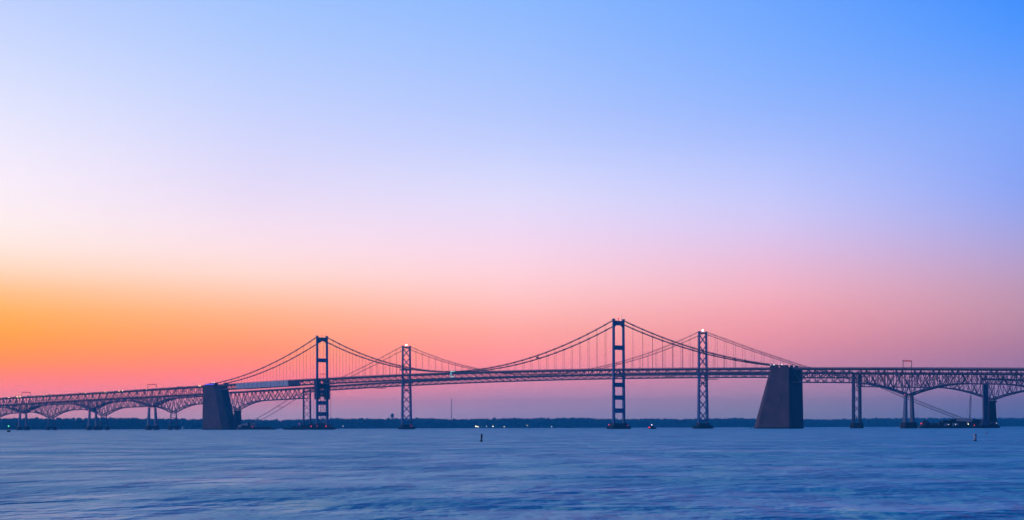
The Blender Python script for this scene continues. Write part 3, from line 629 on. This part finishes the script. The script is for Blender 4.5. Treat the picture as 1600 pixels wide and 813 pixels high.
gantry(41, 'red signal gantry over the deck at the far left'); gantry(238, 'red signal gantry over the deck left of the left anchorage'); gantry(1418, 'red signal gantry over the deck at the right end')

# ------------------------------------------------------------------ cars on the near deck, headlights on
def make_car(name, paint, van=False):
    r = thing(name, (0, 0, 0), 'car', 'car'); h = 2.3 if van else 1.45; l = 5.6 if van else 4.6
    prof = [(-l / 2, .35), (l / 2, .35), (l / 2, .85), (l * .28, 1.0), (l * .12, h), (-l * .36, h), (-l * .48, 1.0), (-l / 2, .9)] if not van else [(-l / 2, .35), (l / 2, .35), (l / 2, 1.1), (l * .36, 1.25), (l * .26, h), (-l * .49, h), (-l / 2, 1.2)]
    MB().loft([[(x, y * (.82 if z > 1.1 else 1), z) for x, z in prof] for y in (-.9, .9)]).build('body', paint, r)
    for s in (-1, 1):
        MB().box((-.1 * l, s * .86, h * .78), (l * .4, .06, h * .22)).build('window', 'glass', r)
        for x in (-l * .31, l * .31):
            w = MB().tube([(x, s * .72, .34), (x, s * .93, .34)], .34, 10).build('tyre', 'rubber', r)
        MB().box((l / 2 - .1, s * .72, .76), (.32, .5, .26)).build('headlight', 'L_head', r); MB().box((-l / 2 + .03, s * .72, .8), (.12, .34, .2)).build('taillight', 'L_tail', r)
    return r
protos = [make_car('sedan_car', 'car1'), make_car('sedan_car', 'car2'), make_car('delivery_van', 'grey', True), make_car('sedan_car', 'car3')]
used = set()
def place_car(kind, x, y, dirx, label):
    src = protos[kind]
    if kind in used:
        o = src.copy(); COL.objects.link(o)
        for ch in [c for c in bpy.data.objects if c.parent == src]:
            c2 = ch.copy(); COL.objects.link(c2); c2.parent = o
    else: o = src; used.add(kind)
    sl_ = (zN(x + 5) - zN(x - 5)) / 10.0
    o.location = (x, y, zN(x) + .004); o.rotation_euler = (0, -math.atan(sl_) * dirx, 0 if dirx > 0 else math.pi)
    tag(o, label, 'van' if kind == 2 else 'car', 'traffic with lit headlights on the near deck')
rc = random.Random(3)
x = -1050
while x < -470:
    k = rc.choice((0, 0, 1, 1, 3, 2)); place_car(k, x, rc.choice((-3.4, 0, 3.4)), 1, 'van with lit headlights driving on the deck left of the left anchorage' if k == 2 else 'car with lit headlights driving on the deck left of the left anchorage')
    x += rc.uniform(7.5, 15)
for x, y in (): place_car(1, x, y, -1, 'dark car driving on the deck right of the right anchorage')

# ------------------------------------------------------------------ barges, boats and buoys
def barge(p, length, width, free, rz, label, name='work_barge'):
    r = thing(name, p, label, 'barge', 'work barges by the bridge'); c, s = math.cos(rz), math.sin(rz)
    T = lambda x, y, z: (p[0] + x * c - y * s, p[1] + x * s + y * c, z)
    h = MB(); sec = lambda x, z0, w: [T(x, -w / 2, z0), T(x, w / 2, z0), T(x, w / 2, free), T(x, -w / 2, free)]
    h.loft([sec(-length / 2, free * .55, width * .96), sec(-length / 2 + 4, -1, width), sec(length / 2 - 4, -1, width), sec(length / 2, free * .55, width * .96)]); h.build('hull', 'hull', r)
    b = MB()
    for e in (-1, 1): b.bar(T(-length / 2, e * width * .47, free + .12), T(length / 2, e * width * .47, free + .12), .3, .25)
    b.build('rub_rail', 'timber', r)
    for k in range(int(length / 8)):
        x = -length / 2 + 4 + k * 8; MB().tube([T(x, -width * .44, free), T(x, -width * .44, free + .7)], .22, 6).build('bollard', 'black', r)
    return r, T
RZ = YAW
def cargo(T, r_free, x, y, dims, m, label, name='cargo_crate', lidm='hull'):
    p = T(x, y, r_free + .004); t = thing(name, p, label, name.split('_')[-1], 'gear on the work barges')
    MB().box((p[0], p[1], p[2] + dims[2] / 2), dims, RZ).build('shell', m, t)
    rb = MB()
    for k in range(int(dims[0] / 1.2) + 1):
        q = T(x - dims[0] / 2 + min(dims[0], k * 1.2), y - dims[1] / 2 - .06, 0); rb.box((q[0], q[1], p[2] + dims[2] / 2), (.12, .12, dims[2] * .94), RZ)
    rb.build('rib', m, t, kind='stuff'); MB().box((p[0], p[1], p[2] + dims[2] + .06), (dims[0] * 1.03, dims[1] * 1.03, .1), RZ).build('roof', lidm, t)
    return t
# left barge in front of the left portal tower
p = at(484, 2255); b1, T1 = barge(p, 64, 16, 2.0, RZ, 'long dark work barge moored before the left portal tower')
for i, (x, y, d, m, lb) in enumerate(((-17, 2, (9, 3, 1.7), 'rust', 'low rusty crate left on the barge below the portal tower'), (-7, -2, (6, 3, 2.8), 'hull', 'dark crate below the steel bent on the left barge'), (3, 1, (10, 4, 3.6), 'hull', 'large dark crate left of the portal tower legs'), (14, 0, (8, 4, 4.2), 'hull', 'tallest dark crate on the left barge below the portal tower'), (23, -1, (5, 3, 2.6), 'rust', 'rusty crate near the right end of the left barge'))):
    cargo(T1, 2.0, x, y, (d[0] * 1.1, d[1], d[2] * 1.3), m, lb)
for i, (x, z) in enumerate(((2.5, 3.2), (20.5, 3.2))):
    q = T1(x, -6.5, 2.0); t = thing('warning_light', q, '%s red warning light on the barge before the left portal tower' % ('left', 'right')[i], 'light', 'red barge lights')
    MB().tube([q, (q[0], q[1], 3.4)], .12).build('post', 'steel', t); MB().ball((q[0], q[1], 4.2), .7).build('lamp', 'L_red', t)
q = T1(-12, -6, 2.0); t = thing('warning_light', q, 'small pink light at the foot of the left steel bent', 'light', 'red barge lights'); MB().tube([q, (q[0], q[1], 6.6)], .1).build('post', 'steel', t); MB().ball((q[0], q[1], 7.0), .5).build('lamp', 'L_red', t)
def crane(p, rz, mh, boom, label, arm=None):
    t = thing('crane', p, label, 'crane', 'barge cranes'); c, s = math.cos(rz), math.sin(rz); X_ = lambda x, y, z: (p[0] + x * c - y * s, p[1] + x * s + y * c, p[2] + z)
    for e in (-1, 1): MB().loft([[X_(-2.6, e * 1.5 + b * .4, z) for b, z in ((-1, .02), (1, .02), (1, .9), (-1, .9))], [X_(2.6, e * 1.5 + b * .4, z) for b, z in ((-1, .02), (1, .02), (1, .9), (-1, .9))]]).build('crawler_track', 'black', t)
    MB().loft([[X_(x, y, z) for y, z in ((-1.5, .95), (1.5, .95), (1.5, zt_), (-1.5, zt_))] for x, zt_ in ((-3, 2.6), (.4, 3.0), (2.2, 2.4))]).build('house', 'rust', t)
    MB().box(X_(1.4, -1.1, 3.3), (1.4, 1.2, 1.7), rz).build('cab', 'glass', t)
    b = MB(); A = Vector(X_(2, 0, 1.8)); B = Vector(X_(*boom)); d = B - A
    up = d.normalized().cross(Vector((-s, c, 0))).normalized(); sd_ = Vector((-s, c, 0)); n = max(4, int(d.length / 2.2)); w = .55
    cor = lambda k, a, e: A + d * (k / n) + (up * a + sd_ * e) * w * (1 if 0 < k < n else .35)
    for k in range(n):
        for a, e in ((-1, -1), (1, -1), (1, 1), (-1, 1)):
            b.bar(cor(k, a, e), cor(k + 1, a, e), .16)
        b.bar(cor(k, -1, -1), cor(k + 1, 1, -1), .12); b.bar(cor(k, -1, 1), cor(k + 1, 1, 1), .12); b.bar(cor(k, 1, -1), cor(k + 1, 1, 1), .12)
    b.build('lattice_boom', 'scaf', t)
    MB().tube([B, (B.x, B.y, B.z - 4)], .06, 4).build('hoist_line', 'black', t); MB().box((B.x, B.y, B.z - 4.4), (.5, .5, .8)).build('hook_block', 'black', t)
    MB().bar(X_(-2.4, 0, 2.6), B, .1).build('pendant', 'black', t)
    return t
# barge with small crane left, beyond the left anchorage
p = at(402, 2590); b2, T2 = barge(p, 52, 14, 1.7, RZ, 'low dark barge with a small crane right of the left anchorage')
crane(Vector(T2(-5.5, 0, 1.7)), RZ + 2.6, 3, (5.5, 0, 11), 'small dark crane on the barge beside the left anchorage')
cargo(T2, 1.7, -16, 0, (12, 4, 4.0), 'hull', 'long dark crate at the left end of the crane barge'); cargo(T2, 1.7, -12, 4.6, (3.2, 2.4, 8.0), 'hull', 'narrow upright dark tank frame on the crane barge', 'storage_tank')
cargo(T2, 1.7, 11, 0, (18, 5, 2.2), 'rust', 'low flat stack on the crane barge', 'pipe_stack')
q = T2(-6, -5.5, 1.7); t = thing('warning_light', q, 'small red light on the crane barge beside the left anchorage', 'light', 'red barge lights'); MB().tube([q, (q[0], q[1], 3.4)], .1).build('post', 'steel', t); MB().ball((q[0], q[1], 3.9), .6).build('lamp', 'L_red', t)
# right work barge before the far wall pier
p = at(1498, 1765); b3, T3 = barge(p, 76, 15, 1.9, RZ, 'long dark work barge crowded with gear at the right')
def heap(T, z0, x, y, l, w, h, label):
    p = T(x, y, z0 + .004); t = thing('stone_heap', p, label, 'stone heap', 'heaps of stone on the right barge'); m = MB(); n = 14; rh = random.Random(int(x * 7)); rings = []
    for i in range(5):
        f = math.cos(i / 4.3 * math.pi / 2); zz = h * math.sin(i / 4.3 * math.pi / 2) ** 1.1
        rings.append([T(x + math.cos(k * 2 * math.pi / n) * l / 2 * f * rh.uniform(.82, 1.12), y + math.sin(k * 2 * math.pi / n) * w / 2 * f * rh.uniform(.82, 1.12), z0 + .004 + zz * (1 if i == 0 else rh.uniform(.82, 1.12))) for k in range(n)])
    m.loft(rings); m.build('stone_pile', 'hull', t)
    for k in range(7):
        a_ = rh.uniform(0, 6.28); f = rh.uniform(.3, .8); q = T(x + math.cos(a_) * l * .5 * f, y + math.sin(a_) * w * .5 * f, z0 + h * (1 - f * .8)); MB().ball(q, rh.uniform(.5, .9), 6, .8).build('boulder', 'foot', t)
for x, l, h, lb in ((-31.5, 9, 4.6, 'tallest stone heap at the left end of the right barge'), (-24.5, 9, 2.8, 'lowest stone heap, second from the left on the right barge'), (-17.5, 9, 3.6, 'stone heap left of the dark crates on the right barge'), (33, 9, 3.4, 'stone heap at the right end of the right barge')):
    heap(T3, 1.9, x, 1, l * 1.1, 9, h * 1.25, lb)
for i, (x, y, d, m, nm, lb) in enumerate(((-11.5, 2, (6.5, 3, 4.6), 'hull', 'cargo_crate', 'dark crate left of the pale site cabin on the right barge'), (-13, -4.5, (3.0, 2.4, 2.1), 'grey', 'generator_box', 'small pale box left on the right barge'), (-5, 2, (6, 3, 5.6), 'hull', 'cargo_crate', 'tall dark crate behind the pale site cabin'), (-4, -4, (5.6, 2.5, 2.5), 'grey', 'site_cabin', 'pale site cabin at the middle of the right barge'), (3, 2, (9, 3, 3.8), 'hull', 'cargo_crate', 'wide dark crate right of the pale site cabin'), (14.5, -2, (9, 3, 3.4), 'hull', 'site_cabin', 'long dark site cabin right of centre on the right barge'), (17, 3.6, (6, 3, 5.2), 'hull', 'cargo_crate', 'dark crate behind the long dark cabin'), (22.6, 0, (5, 4, 4.8), 'hull', 'cargo_crate', 'dark crate at the foot of the sheeted tower'))):
    cargo(T3, 1.9, x, y, (d[0], d[1], d[2] * 1.2), m, lb, nm)
crane(Vector(T3(9.5, 3.5, 1.9)), RZ + .2, 3, (3.2, 0, 30), 'crane with a tall thin lattice boom on the right barge')
for i, (x, m_, r_, z_) in enumerate(((-38, 'L_red', .7, 4.4), (-11.5, 'L_white', .28, 2.6), (-4.8, 'L_white', .3, 2.8), (7.5, 'L_amber', .3, 3.2), (13.5, 'L_red', .5, 1.3), (35, 'L_white', .3, 4.6))):
    q = T3(x * .98, -7.0, 1.9); t = thing('deck_light', q, ('red light at the left tip of the right barge', 'small white light left on the right barge', 'small white light by the pale site cabin', 'small amber light right of the pale cabin', 'low red light on the right barge side', 'small white light at the right tip of the right barge')[i], 'light', 'lights on the right barge')
    MB().tube([q, (q[0], q[1], 1.9 + z_ * .6)], .08).build('post', 'steel', t); MB().ball((q[0], q[1], 1.9 + z_ * .6), r_).build('lamp', m_, t)
# dark sheeted hoist tower from the barge up to the near truss, with hung netting
hx = at(1540, 1758); ht = thing('hoist_tower', (hx.x, hx.y, 1.9), 'tall narrow dark sheeted hoist tower standing on the right barge', 'hoist tower')
ring = lambda w, z, o=0: [(hx.x + RGT.x * (a * w / 2 + o) + FWD.x * b * w / 2, hx.y + RGT.y * (a * w / 2 + o) + FWD.y * b * w / 2, z) for a, b in ((-1, -1), (1, -1), (1, 1), (-1, 1))]
MB().loft([ring(8.5, 1.95, -1.6), ring(5.6, 6.0, -.5), ring(4.0, 10, 0)]).build('skirt', 'darktarp', ht); MB().loft([ring(4.0, 10.002), ring(4.2, 28), ring(4.3, 42.0)]).build('sheeting', 'darktarp', ht)
for a, b in ((-1, -1), (1, -1), (1, 1), (-1, 1)): q = ring(4.7, 0)[((-1, -1), (1, -1), (1, 1), (-1, 1)).index((a, b))]; member('standard', (q[0], q[1], 1.95), (q[0], q[1], 43), .2, .2, 'scaf', ht)
hn = thing('hung_netting', NEAR.p(710, 0, 41), 'dark netting and planks hung inside the near truss at the right edge', 'netting')
for a, b, zo in ((676, 690, -9.2), (690.3, 704, -9.4), (704.5, 716, -9.8), (716.4, 728, -10.2)):
    MB().loft([[(x, y, zN(x) + zo + z) for y, z in ((-4.9, -.8), (4.9, -.8), (4.9, .8), (-4.9, .8))] for x in (a, b)]).build('plank_bay', 'darktarp', hn)
# small boat with red and white lights
p = at(1019, 1880); bt = thing('small_boat', p, 'small motorboat with red and white lights right of the right portal tower', 'boat'); TB = lambda x, y, z: (p.x + RGT.x * x + FWD.x * y, p.y + RGT.y * x + FWD.y * y, z)
MB().loft([[TB(x, y * w, z) for y, z in ((-1, fr_), (-.7, -.3), (.7, -.3), (1, fr_))] for x, w, fr_ in ((-4, 1.2, 1.1), (-1, 1.4, 1.0), (2, 1.2, 1.2), (4, .25, 1.6))]).build('hull', 'hull', bt)
MB().loft([[TB(x, y, z) for y, z in ((-.8, 1), (.8, 1), (.7, h_), (-.7, h_))] for x, h_ in ((-1.6, 2.9), (.9, 2.9), (1.8, 1.4))]).build('cabin', 'black', bt); MB().tube([TB(-.4, 0, 2.9), TB(-.4, 0, 4.6)], .07).build('mast', 'black', bt)
MB().ball(TB(-.4, 0, 4.2), .55).build('white_lamp', 'L_white', bt); MB().ball(TB(-3.0, -1, 1.5), 1.0, sq=.7).build('red_lamp', 'L_red', bt)
def spar(px, d, h, r, kind, label):
    p = at(px, d); t = thing('spar_buoy' if kind != 'light' else 'lighted_buoy', p, label, 'buoy', 'buoys on the bay'); lean = (.06, 0) if kind == 'dark' else (.01, .01)
    A = lambda z: (p.x + RGT.x * lean[0] * z, p.y + RGT.y * lean[0] * z, z)
    if kind == 'white':
        MB().tube([A(-.4), A(h * .93), A(h)], [r, r, r * .7], 14).build('float', 'white', t)
        for z in (.24, .78): MB().tube([A(h * z), A(h * z + h * .07)], r * 1.015, 14).build('band', 'orange', t)
        MB().tube([A(-.3), A(h * .12)], r * 1.03, 14).build('waterline_band', 'black', t)
    elif kind == 'dark':
        MB().tube([A(-.3), A(.16), A(.2)], [r * 1.35, r * 1.35, r * .8], 12).build('float', 'black', t); MB().tube([A(.2), A(h * .93), A(h)], [r * .62, r * .8, r * .5], 12).build('post', 'black', t)
        MB().tube([A(h * .55), A(h * .72)], r * .82, 12).build('band', 'hull', t)
    elif kind == 'thin':
        MB().tube([A(-.3), A(h)], r, 10).build('float', 'white', t); MB().tube([A(h * .7), A(h * .85)], r * 1.05, 10).build('band', 'orange', t)
    else:
        MB().tube([A(-.5), A(.9), A(1.0)], [1.25, 1.25, .8], 14).build('float', 'black', t)
        for a, b in ((-1, -1), (1, -1), (1, 1), (-1, 1)): MB().bar((p.x + a * .7, p.y + b * .7, .9), (p.x + a * .35, p.y + b * .35, h - 1), .14).build('cage_leg', 'green', t)
        MB().box((p.x, p.y, h - 1.7), (1.0, 1.0, 1.5), .4).build('daymark', 'green', t); MB().ball((p.x, p.y, h - .5), .5).build('lantern', 'L_green', t)
spar(752, 262, 1.1, .17, 'dark', 'dark leaning spar buoy afloat before the mid span')
spar(1523.5, 246, 0.98, .2, 'white', 'white spar buoy with orange bands afloat at the right')
spar(1541, 395, 0.78, .11, 'thin', 'thin small pale spar buoy behind the white one')
spar(1173, 1500, 1.2, .45, 'dark', 'tiny dark buoy left of the right anchorage foot')
spar(13.5, 1250, 4.4, 1, 'light', 'dark lighted buoy with a green lantern at the left edge')

# ------------------------------------------------------------------ far shore: water tower, mast, lamps
def on_shore(px, back=60):
    l = 0
    for _ in range(30): l = (px - 800) / FPX * (shore_d(l) + back)
    d = shore_d(l) + back; return at(px, d, 2.0), d
p, d = on_shore(613, 160); wt = thing('water_tower', p, 'round-topped water tower above the far woods left of the X-braced tower', 'water tower'); sc0 = d / FPX; H = 23.5 * sc0
prof = [(0.0, .5), (2.4, .52), (4.4, .64), (5.1, .76), (5.0, .84), (4.0, .93), (2.2, .985), (0.15, 1.0)]
MB().loft([[(p.x + r_ * 1.0 * math.cos(k * math.pi / 8), p.y + r_ * math.sin(k * math.pi / 8), H - 12.5 + 12.5 * (z - .5) * 2) for k in range(16)] for r_, z in prof]).build('tank', 'steel', wt)
for k in range(6):
    a = k * math.pi / 3; member('leg', (p.x + 5.6 * math.cos(a), p.y + 5.6 * math.sin(a), 2), (p.x + 4.4 * math.cos(a), p.y + 4.4 * math.sin(a), H - 6.5), .7, .7, 'steel', wt)
MB().tube([(p.x, p.y, 2), (p.x, p.y, H - 12)], .8).build('riser', 'steel', wt)
p, d = on_shore(705.5, 150); rm = thing('radio_mast', p, 'tall slender lattice radio mast on the far shore', 'mast'); H = 45.5 * d / FPX; mb = MB(); cor = lambda k, z: (p.x + 1.0 * math.cos(k * 2.094), p.y + 1.0 * math.sin(k * 2.094), z)
n = 30
for i in range(n):
    z0, z1 = 2 + (H - 2) * i / n, 2 + (H - 2) * (i + 1) / n
    for k in range(3): mb.bar(cor(k, z0), cor(k, z1), .42); mb.bar(cor(k, z0), cor(k + 1, z1), .22)
mb.build('lattice', 'steel', rm); MB().ball((p.x, p.y, H + .8), .8).build('red_beacon', 'L_red', rm)
MB().tube([(p.x, p.y, H), (p.x, p.y, H + 6)], .2).build('antenna', 'steel', rm)
for k in range(3):
    for zz in (.45, .85): member('guy_wire', (p.x, p.y, H * zz), (p.x + 45 * math.cos(k * 2.094 + .5), p.y + 45 * math.sin(k * 2.094 + .5), 3), .08, .08, 'steel', rm)
ORD = ('first', 'second', 'third', 'fourth', 'fifth', 'sixth', 'seventh', 'eighth', 'ninth', 'tenth', 'eleventh', 'twelfth', 'thirteenth', 'fourteenth', 'fifteenth', 'sixteenth', 'seventeenth', 'eighteenth', 'nineteenth', 'twentieth')
for i, (px, y, m, r) in enumerate(((198, 668.3, 'L_white', 1.0), (285, 671, 'L_cool', .5), (289, 671, 'L_cool', .5), (536, 666.5, 'L_white', 1.3), (744, 667, 'L_amber', 1.5), (747, 667.8, 'L_amber', 1.2), (753, 667, 'L_cool', .5), (760, 666.8, 'L_cool', 1.0), (770.3, 666.8, 'L_amber', 1.0), (779, 665.8, 'L_amber', 1.1), (784, 668.2, 'L_amber', 1.2), (788, 668.6, 'L_amber', .9), (823, 665.6, 'L_amber', 1.7), (826, 664.2, 'L_cool', 1.1), (841, 667.3, 'L_cool', .6), (846, 667.3, 'L_cool', .6), (862, 667.2, 'L_cool', .9), (904.5, 665.2, 'L_white', .8))):
    p, d = on_shore(px, 4); y0_ = 668.07 - .0031 * (px - 800); z = max(3.5, 2 + (y0_ - y) * d / FPX)
    t = thing('shore_lamp', p, 'tall lamp glowing on the far shore, %s from the left' % ORD[i], 'lamp', 'lamps along the far shore')
    MB().tube([(p.x, p.y, 0), (p.x, p.y, z)], .2).build('pole', 'steel', t); MB().ball((p.x, p.y, z + r * .7), r).build('lamp_head', m, t)

# ------------------------------------------------------------------ dawn haze in one closed box round the place
hz = MB(); c0 = CAM + FWD * 3900
hz.box((c0.x, c0.y, 61.0), (8900, 8900, 126), YAW); h = hz.build('haze', 'black', None, (c0.x, c0.y, 0)); h.data.materials.clear()
hm = bpy.data.materials.new('haze_air'); hm.use_nodes = True; t = hm.node_tree; t.nodes.clear()
ov = t.nodes.new('ShaderNodeOutputMaterial'); pv = t.nodes.new('ShaderNodeVolumePrincipled'); t.links.new(pv.outputs[0], ov.inputs['Volume'])
pv.inputs['Color'].default_value = (0.05, 0.58, 1.0, 1); pv.inputs['Density'].default_value = HAZE; pv.inputs['Anisotropy'].default_value = 0.0
h.data.materials.append(hm); tag(h, 'thin blue dawn haze hanging over the bay', 'haze', None, 'stuff')
